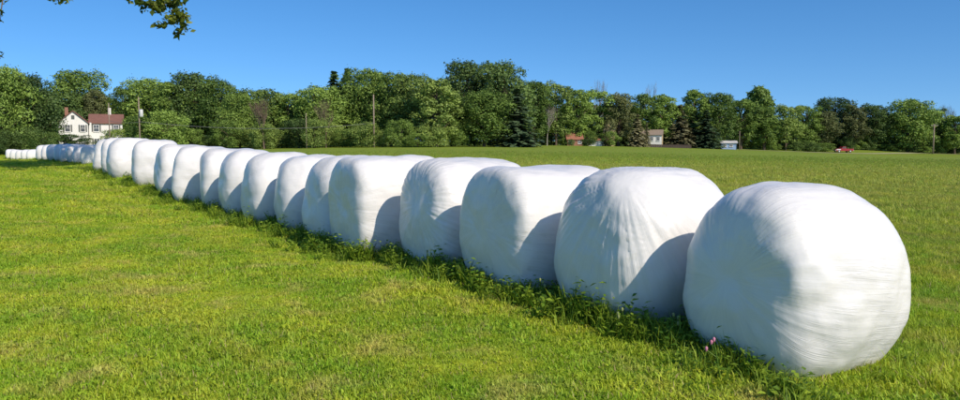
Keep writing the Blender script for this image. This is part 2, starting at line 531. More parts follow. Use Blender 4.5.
def bale(label, x, y, rz, size=(0.66, 0.66, 0.66), p=3.6, q=2.8, N=28, seed=0, pole=(-1, 0.1, 0.1), tilt=0.0, crease=0.0,
         dent=None, dome=0.05, flare=0.015, tuck=0.13, name='wrapped_bale'):
    """a round bale in white film. Local -x: the end that faces the mown lawn; local -y: the side that faces its nearer neighbour"""
    v, f = CS[N]
    n_ = v.copy()
    a, b, c = size
    rad = (np.abs(n_[:, 1] / b) ** q + np.abs(n_[:, 2] / c) ** q) ** (p / q)
    r = (np.abs(n_[:, 0] / a) ** p + rad) ** (-1 / p)
    P = n_ * r[:, None]
    # settled: wider low down, flat underneath, a little lopsided
    h = (P[:, 2] + c) / (2 * c)
    P[:, :2] *= (1 - dome * np.clip(h * 1.6 - 0.6, 0, 1) ** 2)[:, None]
    P[:, :2] *= (1 - tuck * np.clip(1 - h / 0.42, 0, 1) ** 1.5)[:, None]
    P[:, 0] *= 1 + flare * np.cos(np.pi * np.clip(h, 0, 1)) * 1.0
    P[:, 1] *= 1 + flare * np.cos(np.pi * np.clip(h, 0, 1))
    rs = np.random.default_rng(seed + 100)
    off = rs.uniform(-50, 50, 3)
    P[:, 0] += rs.uniform(-0.05, 0.05) * (h - 0.5) + tilt * (h - 0.5)
    P[:, 1] += rs.uniform(-0.04, 0.04) * (h - 0.5)
    floor = -c * 0.90
    low = P[:, 2] < floor + 0.05
    P[low, 2] = floor + 0.05 - 0.05 * (1 - np.exp(-(floor + 0.05 - P[low, 2]) / 0.05))
    lum = noise_arr(P * 1.7 + off, 3)
    lum2 = noise_arr(P * 5.5 - off, 2) if N > 12 else 0 * lum
    disp = (0.026 if N >= 80 else 0.036) * lum + 0.006 * lum2
    # film direction: angle round the pull point, distance from it
    pl = Vector(pole).normalized()
    u = pl.orthogonal().normalized(); w = pl.cross(u)
    pl, u, w = map(np.array, (pl, u, w))
    cu, cw, cv = n_ @ u, n_ @ w, n_ @ pl
    rr = np.maximum(np.hypot(cu, cw), 1e-4)
    th = np.arccos(np.clip(cv, -1, 1))
    sharp = np.minimum(rr * 4, 1)
    film = np.c_[cu / rr * 2.2, cw / rr * 2.2, th] + off * 0.1
    if N >= 80:
        st = noise_arr(np.c_[cu / rr * 20, cw / rr * 20, th * 1.0] + off, 3)
        amp = 0.0024 * sharp + crease * np.exp(-((th - 0.65) / 0.36) ** 2) * sharp * np.clip((-n_[:, 0] - 0.25) * 4, 0, 1)
        disp += amp * st
        disp -= 0.006 * np.exp(-(th / 0.12) ** 2) - 0.004 * np.exp(-((th - 0.24) / 0.14) ** 2)
    if dent is not None:
        for dd, amt, wd in dent:
            dv = np.array(Vector(dd).normalized())
            disp += amt * np.exp(-((1 - n_ @ dv) / wd) ** 2)
    P += n_ * disp[:, None]
    P[:, 2] = np.maximum(P[:, 2], floor) - floor
    me = np_mesh(name, P, f, M_film, True)
    at_ = me.attributes.new('film', 'FLOAT_VECTOR', 'POINT')
    at_.data.foreach_set('vector', film.astype(np.float32).ravel())
    at_ = me.attributes.new('pull', 'FLOAT', 'POINT')
    at_.data.foreach_set('value', (np.clip((rr - 0.05) * 2.2, 0, 1)).astype(np.float32))
    o = link(bpy.data.objects.new(name, me))
    o.location = (x, y, gz(x, y) - 0.10)
    o.rotation_euler = (0, 0, rz)
    tag(o, label, 'hay bale', 'white wrapped hay bales in the long row')
    return o


BALES = []   # (x, y, rz, half size) for the weeds round them
# px of the bale's middle, forward distance, turn of the bale in degrees, size, extras
ROW_BALES = [
    (797, 5.70, 29, (0.68, 0.675, 0.765), dict(dome=0.10, flare=0.015, p=4.0, q=2.45, N=80, pole=(-1.0, 0.05, 0.12), dent=[((-1, 0.1, -0.1), 0.02, 0.25), ((-0.95, -1.0, 0.30), 0.030, 0.02), ((-0.62, -1.0, 0.20), -0.020, 0.035), ((-0.9, -1.0, -0.25), -0.018, 0.03), ((-1.0, -0.5, 0.75), 0.02, 0.05)]),
     'wrapped bale nearest the camera, at the right end of the row'),
    (648, 6.95, 30, (0.73, 0.69, 0.775), dict(dome=0.08, flare=0.02, p=4.0, q=2.5, N=80, pole=(-0.85, -0.45, 1.0), crease=0.010),
     'second bale from the right end, with creased film fanning over its shaded face'),
    (541, 8.22, 31, (0.71, 0.68, 0.745), dict(dome=0.02, p=8.0, q=3.2, N=80, pole=(-1.0, 0.1, 0.15)),
     'third bale from the right end, square shouldered with a flat top'),
    (466, 9.6, 30, (0.73, 0.68, 0.775), dict(p=6.0, q=3.0, N=80, pole=(-1, -0.15, 0.3), crease=0.006),
     'fourth bale from the right end of the row'),
    (389, 10.9, 31, (0.74, 0.70, 0.80), dict(dome=0.02, p=8.0, q=3.3, N=80, pole=(-1, -0.3, 0.1)),
     'fifth bale from the right end, jutting out towards the lawn'),
    (351, 12.3, 20, (0.62, 0.62, 0.68), dict(p=3.6, q=2.9, N=28), 'sixth bale from the right end, set back behind its jutting neighbour'),
    (315, 13.6, 18, (0.62, 0.62, 0.67), dict(p=3.4, q=2.9, N=28), 'seventh bale from the right end of the row'),
    (280, 14.8, 22, (0.62, 0.62, 0.66), dict(p=3.0, q=2.6, N=28, tilt=0.08), 'eighth bale from the right end of the row'),
    (251, 16.1, 20, (0.62, 0.62, 0.67), dict(p=3.2, q=2.8, N=28), 'ninth bale from the right end of the row'),
    (232, 17.5, 16, (0.62, 0.62, 0.70), dict(p=3.6, q=2.8, N=28, tilt=-0.06), 'tenth bale from the right end, narrow visible strip of it'),
    (202, 18.8, 14, (0.60, 0.62, 0.68), dict(p=4.6, q=3.4, N=28), 'eleventh bale from the right end, boxy with a broad sunlit face'),
    (182, 20.4, 20, (0.62, 0.62, 0.66), dict(p=3.4, q=2.8, N=28), 'twelfth bale from the right end of the row'),
    (156, 22.6, 18, (0.62, 0.62, 0.68), dict(p=4.0, q=3.0, N=28), 'thirteenth bale from the right end, before the row crests the rise'),
    (131, 25.0, 22, (0.64, 0.64, 0.72), dict(p=3.4, q=2.6, N=28), 'fourteenth bale from the right end, tallest against the white house'),
    (121, 27.0, 20, (0.62, 0.62, 0.70), dict(p=3.4, q=2.6, N=28), 'fifteenth bale from the right end, just below the house wing'),
    (112, 29.0, 20, (0.62, 0.62, 0.70), dict(p=3.4, q=2.6, N=28), 'sixteenth bale from the right end, last before the shaded stretch'),
]
ORD = ['first', 'second', 'third', 'fourth', 'fifth', 'sixth', 'seventh', 'eighth']
for k, (px, d) in enumerate(((92, 41.5), (85, 43.2), (78, 44.8), (71, 46.4), (64, 48.1), (57, 49.8), (51, 51.6), (45.5, 53.5))):
    ROW_BALES.append((px, d, 20 + (k * 37 % 11) - 5, (0.62, 0.62, 0.66), dict(p=3.4, q=2.7, N=12),
                      ORD[k] + ' bale of the tree-shaded stretch below the house, counted from its right end'))
for k, (px, d) in enumerate(((33, 73), (27.5, 76), (22, 79), (16, 82), (11.5, 85))):
    ROW_BALES.append((px, d, 20 + (k * 53 % 13) - 6, (0.60, 0.62, 0.62), dict(p=3.6, q=2.8, N=12),
                      ORD[k] + ' bale of the tiny far left cluster, counted from its right end'))
for k, (px, d, rz, sz, ex, lab) in enumerate(ROW_BALES):
    if k >= 5:
        vr = random.Random(k * 7 + 1)
        ex['p'] += vr.uniform(0.2, 1.6); ex['q'] += vr.uniform(-.3, .3); rz += 8 + vr.uniform(-4, 4); ex['tilt'] = ex.get('tilt', 0) + vr.uniform(-.08, .08)
        ex['dome'] = vr.uniform(0.0, 0.09); sz = tuple(q * vr.uniform(*lim) for q, lim in zip(sz, ((.95, 1.05), (.95, 1.05), (.985, 1.015))))
    if 5 <= k < 16: sz = (sz[0] * 1.11, sz[1] * 1.11, (0.79, 0.79, 0.795, 0.80, 0.80, 0.80, 0.79, 0.78, 0.775, 0.765, 0.76)[k - 5])
    p = ground_pt(px, d)
    bale(lab, p.x, p.y, R(rz), sz, seed=k, **ex)
    BALES.append((p.x, p.y, R(rz), sz[0]))

# ------------------------------------------------------------------ grass
def blade_mesh(name, seed, nb, h0, h1, spread, width, lean, mat, seedhead=0.0):
    r = np.random.default_rng(seed)
    V, F, T = [], [], []
    for _ in range(nb):
        a, rad = r.uniform(0, 2 * np.pi), spread * math.sqrt(r.uniform(0, 1))
        bx, by = rad * math.cos(a), rad * math.sin(a)
        h = r.uniform(h0, h1); w = width * r.uniform(0.6, 1.3)
        az = r.uniform(0, 2 * np.pi); ln = h * lean * r.uniform(0.2, 1.0)
        dx, dy = math.cos(az), math.sin(az)
        fa = az + math.pi / 2 + r.uniform(-0.5, 0.5)
        ux, uy = math.cos(fa) * w / 2, math.sin(fa) * w / 2
        b = len(V)
        V += [(bx - ux, by - uy, -0.02), (bx + ux, by + uy, -0.02),
              (bx + dx * ln * 0.35 + ux * 0.85, by + dy * ln * 0.35 + uy * 0.85, h * 0.6),
              (bx + dx * ln * 0.35 - ux * 0.85, by + dy * ln * 0.35 - uy * 0.85, h * 0.6),
              (bx + dx * ln, by + dy * ln, h * (0.98 - 0.25 * lean * r.uniform(0, 1)))]
        F += [(b, b + 1, b + 2), (b, b + 2, b + 3), (b + 3, b + 2, b + 4)]
        T += [r.uniform(0, 1)] * 3
    me = np_mesh(name, V, F, mat)
    t = me.attributes.new('tone', 'FLOAT', 'FACE'); t.data.foreach_set('value', np.array(T, np.float32))
    return bpy.data.objects.new(name, me)


def leafy_weed(name, seed, h, nl, leaf, mat, grassy=6):
    r = np.random.default_rng(seed)
    V, F, T = [], [], []

    def leaf_at(p, az, up, L, W):
        d = np.array([math.cos(az) * math.cos(up), math.sin(az) * math.cos(up), math.sin(up)])
        s = np.array([-math.sin(az), math.cos(az), r.uniform(-0.5, 0.5)]); s /= np.linalg.norm(s)
        nn = np.cross(d, s)
        b = len(V)
        V.extend([p, p + d * L * 0.45 + s * W / 2 - nn * 0.1 * W, p + d * L - np.array([0, 0, 0.25 * L]), p + d * L * 0.45 - s * W / 2 - nn * 0.1 * W])
        F.extend([(b, b + 1, b + 2), (b, b + 2, b + 3)])
        T.extend([r.uniform(0, 1)] * 2)
    for s_ in range(3):
        bx, by = r.uniform(-0.05, 0.05, 2)
        lx, ly = r.uniform(-0.3, 0.3, 2) * h
        hh = h * r.uniform(0.6, 1.0)
        for k in range(nl):
            t = (k + 0.3) / nl
            p = np.array([bx + lx * t, by + ly * t, hh * t])
            leaf_at(p, k * 2.4 + r.uniform(-.5, .5), r.uniform(0.0, 0.7), leaf * (1.15 - 0.6 * t) * r.uniform(.8, 1.2), leaf * 0.42 * (1.1 - 0.5 * t))
        b = len(V)
        V.extend([np.array([bx - .003, by, 0]), np.array([bx + .003, by, 0]), np.array([bx + lx, by + ly, hh])])
        F.append((b, b + 1, b + 2)); T.append(0.6)
    for k in range(grassy):
        leaf_at(np.array([*r.uniform(-0.06, 0.06, 2), 0]), r.uniform(0, 6.28), r.uniform(1.0, 1.4), h * r.uniform(.7, 1.1), 0.009)
    me = np_mesh(name, np.array(V), F, mat)
    t = me.attributes.new('tone', 'FLOAT', 'FACE'); t.data.foreach_set('value', np.array(T, np.float32))
    return bpy.data.objects.new(name, me)


def scatter(name, pts, scl, variants, label, cat=None):
    """one stuff object: the given tufts set on points by geometry nodes"""
    coll = bpy.data.collections.new(name + '_tufts')
    for o in variants: coll.objects.link(o)
    me = bpy.data.meshes.new(name)
    me.vertices.add(len(pts)); me.vertices.foreach_set('co', pts.astype(np.float32).ravel())
    rot = np.c_[rng.normal(0, 0.12, (len(pts), 2)), rng.uniform(0, 6.283, len(pts))]
    a = me.attributes.new('rot', 'FLOAT_VECTOR', 'POINT'); a.data.foreach_set('vector', rot.astype(np.float32).ravel())
    s = np.c_[scl, scl, scl * rng.uniform(0.7, 1.25, len(pts))]
    a = me.attributes.new('scl', 'FLOAT_VECTOR', 'POINT'); a.data.foreach_set('vector', s.astype(np.float32).ravel())
    a = me.attributes.new('pick', 'INT', 'POINT'); a.data.foreach_set('value', rng.integers(0, len(variants), len(pts)).astype(np.int32))
    me.update()
    o = link(bpy.data.objects.new(name, me))
    ng = bpy.data.node_groups.new(name, 'GeometryNodeTree')
    ng.interface.new_socket('Geometry', in_out='INPUT', socket_type='NodeSocketGeometry')
    ng.interface.new_socket('Geometry', in_out='OUTPUT', socket_type='NodeSocketGeometry')
    N, L = ng.nodes, ng.links
    gi, go_ = N.new('NodeGroupInput'), N.new('NodeGroupOutput')
    ci = N.new('GeometryNodeCollectionInfo'); ci.inputs[0].default_value = coll
    ci.inputs['Separate Children'].default_value = True; ci.inputs['Reset Children'].default_value = True
    ip = N.new('GeometryNodeInstanceOnPoints'); ip.inputs['Pick Instance'].default_value = True

    def attr(nm, ty):
        q = N.new('GeometryNodeInputNamedAttribute'); q.data_type = ty; q.inputs[0].default_value = nm
        return q.outputs[0]
    L.new(gi.outputs[0], ip.inputs['Points']); L.new(ci.outputs[0], ip.inputs['Instance'])
    L.new(attr('pick', 'INT'), ip.inputs['Instance Index'])
    L.new(attr('rot', 'FLOAT_VECTOR'), ip.inputs['Rotation']); L.new(attr('scl', 'FLOAT_VECTOR'), ip.inputs['Scale'])
    L.new(ip.outputs[0], go_.inputs[0])
    md = o.modifiers.new('tufts', 'NODES'); md.node_group = ng
    return tag(o, label, cat, kind='stuff')


def wedge_points(y0, y1, dens, jitter_seed):
    """random points in the part of the field the photograph looks over, with a margin"""
    r = np.random.default_rng(jitter_seed)
    w1 = 0.72 * y1 + 3
    n_ = int(dens * (y1 - y0) * 2 * w1)
    x, y = r.uniform(-w1, w1, n_), r.uniform(y0, y1, n_)
    k = np.abs(x) < 0.72 * y + 3
    if y1 > 60: k &= r.uniform(size=n_) < (y1 - y) / (y1 - y0)
    return x[k], y[k]


def row_side(x, y):
    """signed distance right of the line of bales (negative: on the lawn side)"""
    by = np.array([b[1] for b in BALES]); bx = np.array([b[0] for b in BALES])
    xr = np.interp(y, by, bx)
    xr = np.where(y < by[0], bx[0] + (by[0] - y) * 0.77, xr)
    xr = np.where(y > by[-1], bx[-1] - (y - by[-1]) * 0.65, xr)
    return (x - xr) * 0.79


lawn_v = [blade_mesh('lawn_tuft', 10 + k, 38, 0.015, 0.062, 0.075, 0.0062, 1.0, M_blade) for k in range(6)]
lawn_v += [blade_mesh('clover_tuft', 30 + k, 20, 0.02, 0.05, 0.07, 0.016, 1.4, M_blade) for k in range(2)]
field_v = [blade_mesh('field_tuft', 50 + k, 28, 0.03, 0.12, 0.07, 0.0065, 0.8, M_blade) for k in range(6)]
LX, LY, LS, FX, FY, FS = [], [], [], [], [], []
for i, (y0, y1, dens, s) in enumerate(((3.2, 8, 620, 1.0), (8, 14, 360, 1.1), (14, 25, 130, 1.5), (25, 45, 36, 2.1), (45, 110, 9, 2.2))):
    x, y = wedge_points(y0, y1, dens, 900 + i)
    sd = row_side(x, y)
    # rough and worn patches
    pn = np.sin(x * 1.9 + 1.1 * np.sin(y * 0.8)) * np.sin(y * 1.5 + 0.8 * np.sin(x * 1.3))
    sc = s * (0.85 + 0.25 * pn) * np.random.default_rng(i).uniform(0.7, 1.25, len(x))
    lawn = sd < 0
    tall = 1 + 0.9 * np.exp(-(sd / 0.9) ** 2)        # longer where the mower cannot reach
    LX.append(x[lawn]); LY.append(y[lawn]); LS.append((sc * tall)[lawn])
    FX.append(x[~lawn]); FY.append(y[~lawn]); FS.append((sc * tall * 0.85)[~lawn])
LX, LY, LS, FX, FY, FS = map(np.concatenate, (LX, LY, LS, FX, FY, FS))
scatter('lawn_grass', np.c_[LX, LY, height(LX, LY)], LS, lawn_v, 'short mown grass of the lawn left of the bale row', 'grass')
scatter('field_grass', np.c_[FX, FY, height(FX, FY)], FS, field_v, 'longer grass of the hay field right of the bale row', 'grass')

# weeds that grew up along the foot of the bales
wx, wy, ws = [], [], []
for k, (bx, by, rz, a) in enumerate(BALES):
    m = 230 if k < 6 else (130 if k < 16 else 40)
    r = np.random.default_rng(400 + k)
    for _ in range(m):
        t = r.uniform(0, 1)
        along, out = r.uniform(-0.85, 0.85), 0
        if t < 0.62: lx, ly = -a - r.exponential(0.095) + 0.03, along          # lawn side
        elif t < 0.85: lx, ly = r.uniform(-a - 0.1, a), -a - r.uniform(-0.12, 0.1)      # towards the nearer neighbour
        else: lx, ly = a + r.exponential(0.12), along
        if k == 0 and ly < -a * 0.6: 
            if r.uniform() < 0.65: continue
        wx.append(bx + lx * math.cos(rz) - ly * math.sin(rz)); wy.append(by + lx * math.sin(rz) + ly * math.cos(rz))
        ws.append(r.uniform(0.4, 1.15) * (1.0 if t < 0.85 else 0.7))
wx, wy, ws = map(np.array, (wx, wy, ws))
weed_v = [leafy_weed('weed', 70 + k, 0.24 + 0.05 * (k % 4), 7 + k % 3, 0.085 + 0.012 * (k % 3), M_weed, 10) for k in range(6)]
weed_v += [blade_mesh('tall_grass_tuft', 90 + k, 30, 0.08, 0.24, 0.09, 0.0075, 0.7, M_weed) for k in range(7)]
scatter('weeds', np.c_[wx, wy, height(wx, wy)], ws, weed_v, 'leafy weeds and long grass along the foot of the bales', 'weeds')


def tall_weed(label, px, py, d, h, flower, seed, name='weed_plant'):
    p = at(px, py, d); z = gz(p.x, p.y)
    root = empty(name, (p.x, p.y, z))
    r = random.Random(seed)
    o = leafy_weed('foliage', seed, h, 9, 0.085, M_weed, 3); o.parent = root; scene.collection.objects.link(o)
    lean = (r.uniform(-.06, .06), r.uniform(-.06, .06))
    st = MB().tube([(0, 0, 0), (lean[0] * .5, lean[1] * .5, h * .6), (lean[0], lean[1], h * 1.1)], [.006, .005, .003], 5)
    st.build('stem', M_weed, root)
    for k in range(3):
        a = r.uniform(0, 6.28); q = 0.05 if k else 0
        c = (lean[0] + q * math.cos(a), lean[1] + q * math.sin(a), h * (1.12 - .12 * k))
        hb = MB().tube([(c[0], c[1], c[2] - .012), (c[0], c[1], c[2]), (c[0], c[1], c[2] + .014), (c[0], c[1], c[2] + .024)], [.004, .009, .011, .005], 7)
        hb.build('flower_head', M_flower if flower == 'pink' else M_seed, root, True)
        if k: MB().tube([(lean[0] * .6, lean[1] * .6, h * .7), c], [.004, .003], 4).build('flower_stalk', M_weed, root)
    tag(root, label, 'weed', 'tall weeds at the foot of the bales')


tall_weed('tall thistle with pink flowers in front of the nearest bale', 722, 352, 5.02, 0.27, 'pink', 1, 'thistle')
tall_weed('leafy weed with pale head left of the nearest bale', 668, 330, 5.75, 0.24, 'pale', 2)
tall_weed('weed with pale seed heads at the foot of the second bale', 626, 322, 6.0, 0.22, 'pale', 3)
tall_weed('slim weed in the gap between the second and third bales', 543, 285, 7.0, 0.26, 'pale', 4)
tall_weed('weed standing before the fourth bale', 426, 262, 8.75, 0.24, 'pale', 5)

# ------------------------------------------------------------------ trees
def leaf_cards(pts, nrm, size, r, tone):
    """one folded, pointed card of leaves at every point"""
    n_ = len(pts)
    nrm = nrm / np.maximum(np.linalg.norm(nrm, axis=1), 1e-6)[:, None]
    rv = r.normal(size=(n_, 3))
    u = np.cross(nrm, rv); u /= np.maximum(np.linalg.norm(u, axis=1), 1e-6)[:, None]
    w = np.cross(nrm, u)
    s = (size * r.uniform(0.6, 1.35, n_))[:, None]
    asp = r.uniform(0.5, 0.85, n_)[:, None]
    bend = nrm * s * 0.16
    V = np.stack([pts - u * s * 0.55 - bend, pts + w * s * asp * 0.5 + u * s * 0.08, pts + u * s * 0.55 - bend, pts - w * s * asp * 0.5 + u * s * 0.08], 1).reshape(-1, 3)
    F = np.arange(4 * n_).reshape(-1, 4)
    return V, F, tone


def tone_mesh(name, V, F, T, mat):
    me = np_mesh(name, V, F, mat)
    t = me.attributes.new('tone', 'FLOAT', 'FACE'); t.data.foreach_set('value', np.asarray(T, np.float32))
    return me


def broadleaf(seed, n_lobes=26, n_leaf=7000, base=0.10, wid=0.42, top=0.55, leaf=0.034, trunk_r=0.02, vertical=0.0):
    """unit-height tree: returns (trunk mesh builder, leaf arrays). Crown: many uneven lobes carried by limbs"""
    r = np.random.default_rng(seed)
    lobes = []
    for i in range(n_lobes):
        t = (i + r.uniform(0, 1)) / n_lobes
        z = base + 0.06 + t * (0.93 - base - 0.06)
        tt = (z - base) / (1.0 - base)
        prof = math.sqrt(max(0.06, 1 - ((tt - top) / (top if tt < top else 1 - top + 0.10)) ** 2))
        R_ = wid * prof * r.uniform(0.30, 0.90)
        a = i * 2.399 + r.uniform(-0.6, 0.6)
        rad = wid * r.uniform(0.20, 0.38) * (0.7 + 0.3 * prof)
        lobes.append((R_ * math.cos(a), R_ * math.sin(a), min(z, 0.985 - rad * 0.75), rad))
    lobes.append((r.uniform(-.05, .05), r.uniform(-.05, .05), 0.87, wid * 0.30))
    lobes = np.array(lobes)
    wgt = lobes[:, 3] ** 2; wgt /= wgt.sum()
    k = r.choice(len(lobes), n_leaf, p=wgt)
    d = r.normal(size=(n_leaf, 3)); d /= np.linalg.norm(d, axis=1)[:, None]
    d[:, 2] = np.where((d[:, 2] < -0.2) & (r.uniform(size=n_leaf) < 0.6), -d[:, 2], d[:, 2])
    rr = r.uniform(0.55, 1.0, n_leaf) ** 0.5 * (1 + 0.22 * np.sin(d[:, 0] * 9 + k) * np.sin(d[:, 1] * 8 + 2 * k) + 0.15 * np.sin(d[:, 2] * 11 + 3 * k))
    rr = np.where(r.uniform(size=n_leaf) < 0.13, rr * r.uniform(1.0, 1.4, n_leaf), rr)
    pts = lobes[k, :3] + d * (lobes[k, 3] * rr)[:, None] * np.array([1, 1, 0.8])
    nr = d * 0.7 + r.normal(size=(n_leaf, 3)) * 0.45 + np.array([0, 0, 0.35])
    tone = np.clip(0.5 + r.normal(0, 0.17, n_leaf) + r.normal(0, 0.10, len(lobes))[k], 0, 1)
    ok = pts[:, 2] > 0.01
    V, F, T = leaf_cards(pts[ok], nr[ok], leaf, r, tone[ok])
    tb = MB()
    lean = r.uniform(-0.03, 0.03, 2)
    tb.tube([(0, 0, -0.01), (lean[0] * .3, lean[1] * .3, 0.25), (lean[0], lean[1], 0.55), (lean[0] * 1.4, lean[1] * 1.4, 0.85)],
            [trunk_r * 1.25, trunk_r, trunk_r * 0.65, trunk_r * 0.2], 7)
    for i in range(0, len(lobes) - 1, 2):
        x, y, z, q = lobes[i]
        z0 = max(0.12, z - 0.22)
        tb.tube([(lean[0] * z0, lean[1] * z0, z0), (x * .5, y * .5, (z0 + z) / 2 + .02), (x, y, z)], [trunk_r * .45, trunk_r * .3, trunk_r * .12], 5)
    return tb, (V, F, T)


def conifer(seed, tiers=20, per=11, wid=0.2, leaf=0.05, droop=0.35, base=0.03, n=5):
    r = np.random.default_rng(seed)
    P, Nn, T = [], [], []
    tb = MB().tube([(0, 0, -0.01), (0, 0, 0.5), (0, 0, 0.97)], [0.017, 0.011, 0.002], 6)
    for t in range(tiers):
        f = t / (tiers - 1)
        z = base + f * (0.97 - base)
        L = wid * (1 - f) ** 0.85 + 0.012
        for k in range(max(4, int(per * (1 - 0.5 * f)))):
            a = k * 2 * math.pi / per + t * 1.3 + r.uniform(-.25, .25)
            l_ = L * r.uniform(0.7, 1.1)
            m = max(3, int(n * 3.2 * l_ / wid))
            for q in range(m):
                s = (q + 0.6) / m
                P.append((math.cos(a) * l_ * s + r.normal(0, .008), math.sin(a) * l_ * s + r.normal(0, .008), z - droop * l_ * s ** 1.4 + 0.05 * l_ + r.normal(0, .006)))
                Nn.append((math.cos(a) * 0.5 + r.normal(0, .35), math.sin(a) * 0.5 + r.normal(0, .35), 0.8))
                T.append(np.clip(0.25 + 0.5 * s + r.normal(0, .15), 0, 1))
            if t % 2 == 0 and k % 2 == 0:
                tb.tube([(0, 0, z), (math.cos(a) * l_ * .8, math.sin(a) * l_ * .8, z - droop * l_ * .7)], [.004, .002], 4)
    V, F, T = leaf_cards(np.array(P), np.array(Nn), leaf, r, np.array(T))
    return tb, (V, F, T)


def bare_tree(seed, depth=5):
    r = random.Random(seed)
    tb, tw = MB(), MB()

    def grow(p, d, L, rad, lv):
        q = p + d * L * .5 + Vector((r.uniform(-1, 1), r.uniform(-1, 1), 0)) * L * .06
        e = q + (d + Vector((r.uniform(-.15, .15), r.uniform(-.15, .15), .05))).normalized() * L * .5
        (tb if lv < 2 else tw).tube([p, q, e], [rad, rad * .8, rad * .6], 5 if lv < 2 else 3)
        if lv >= depth: return
        for _ in range(3 if lv < 3 else 2):
            nd = (d + Vector((r.uniform(-1, 1), r.uniform(-1, 1), r.uniform(-.1, .55))) * .62).normalized()
            grow(q.lerp(e, r.uniform(.2, 1)), nd, L * r.uniform(.62, .8), rad * .55, lv + 1)
        grow(e, (d + Vector((r.uniform(-.2, .2), r.uniform(-.2, .2), .2))).normalized(), L * .72, rad * .6, lv + 1)
    grow(Vector((0, 0, -.01)), Vector((0, 0, 1)), 0.33, 0.016, 0)
    return tb, tw


TREE = {}


def tree_kind(kind, var):
    """shared meshes of one kind of tree: (trunk mesh, crown mesh)"""
    key = (kind, var)
    if key in TREE: return TREE[key]
    s = 1000 + var * 17 + sum(map(ord, kind))
    shape, mat = kind.split('_')
    if shape == 'oak': tb, c = broadleaf(s, 54, 19000, 0.06, 0.44, 0.52, 0.0245)
    elif shape == 'tall': tb, c = broadleaf(s, 46, 14000, 0.09, 0.27 + 0.03 * (var % 3), 0.42 + 0.06 * var, 0.0225)
    elif shape == 'loose': tb, c = broadleaf(s, 34, 8500, 0.12, 0.30, 0.55, 0.025, 0.014)
    elif shape == 'round': tb, c = broadleaf(s, 26, 5500, 0.42, 0.34, 0.50, 0.040)
    elif shape == 'bush': tb, c = broadleaf(s, 28, 9000, 0.0, 0.62, 0.40, 0.038, 0.02)
    elif shape == 'spruce': tb, c = conifer(s, 24, 12, 0.20, 0.050)
    elif shape == 'pine': tb, c = conifer(s, 24, 12, 0.22, 0.055, 0.12, 0.08, 6)
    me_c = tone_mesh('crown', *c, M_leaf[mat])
    me_t = bpy.data.meshes.new('trunk'); me_t.from_pydata(tb.v, [], tb.f); me_t.materials.append(M_bark); me_t.update()
    # real width of the crown, to fit it to the picture
    xs = c[0][:, 0]
    TREE[key] = (me_t, me_c, float(np.percentile(xs, 99) - np.percentile(xs, 1)), float(c[0][:, 2].max()))
    return TREE[key]


tree_n = 0


def plant(name, kind, px, ytop, w_px, d, label, group, cat='tree', sink=0.0):
    global tree_n
    tree_n += 1
    mt, mc, ww, hh = tree_kind(kind, tree_n % 4)
    g = ground_pt(px, d)
    H = at(px, ytop, d).z - g.z
    W = w_px / FPX * d * (1.08 if px < 530 else 0.98)
    root = empty(name, (g.x, g.y, g.z - sink), random.uniform(0, 6.28))
    root.scale = (W / ww, W / ww, H / hh)
    for nm, me in (('trunk', mt), ('crown', mc)):
        o = link(bpy.data.objects.new(nm, me), root)
    tag(root, label, cat, group)
    return root


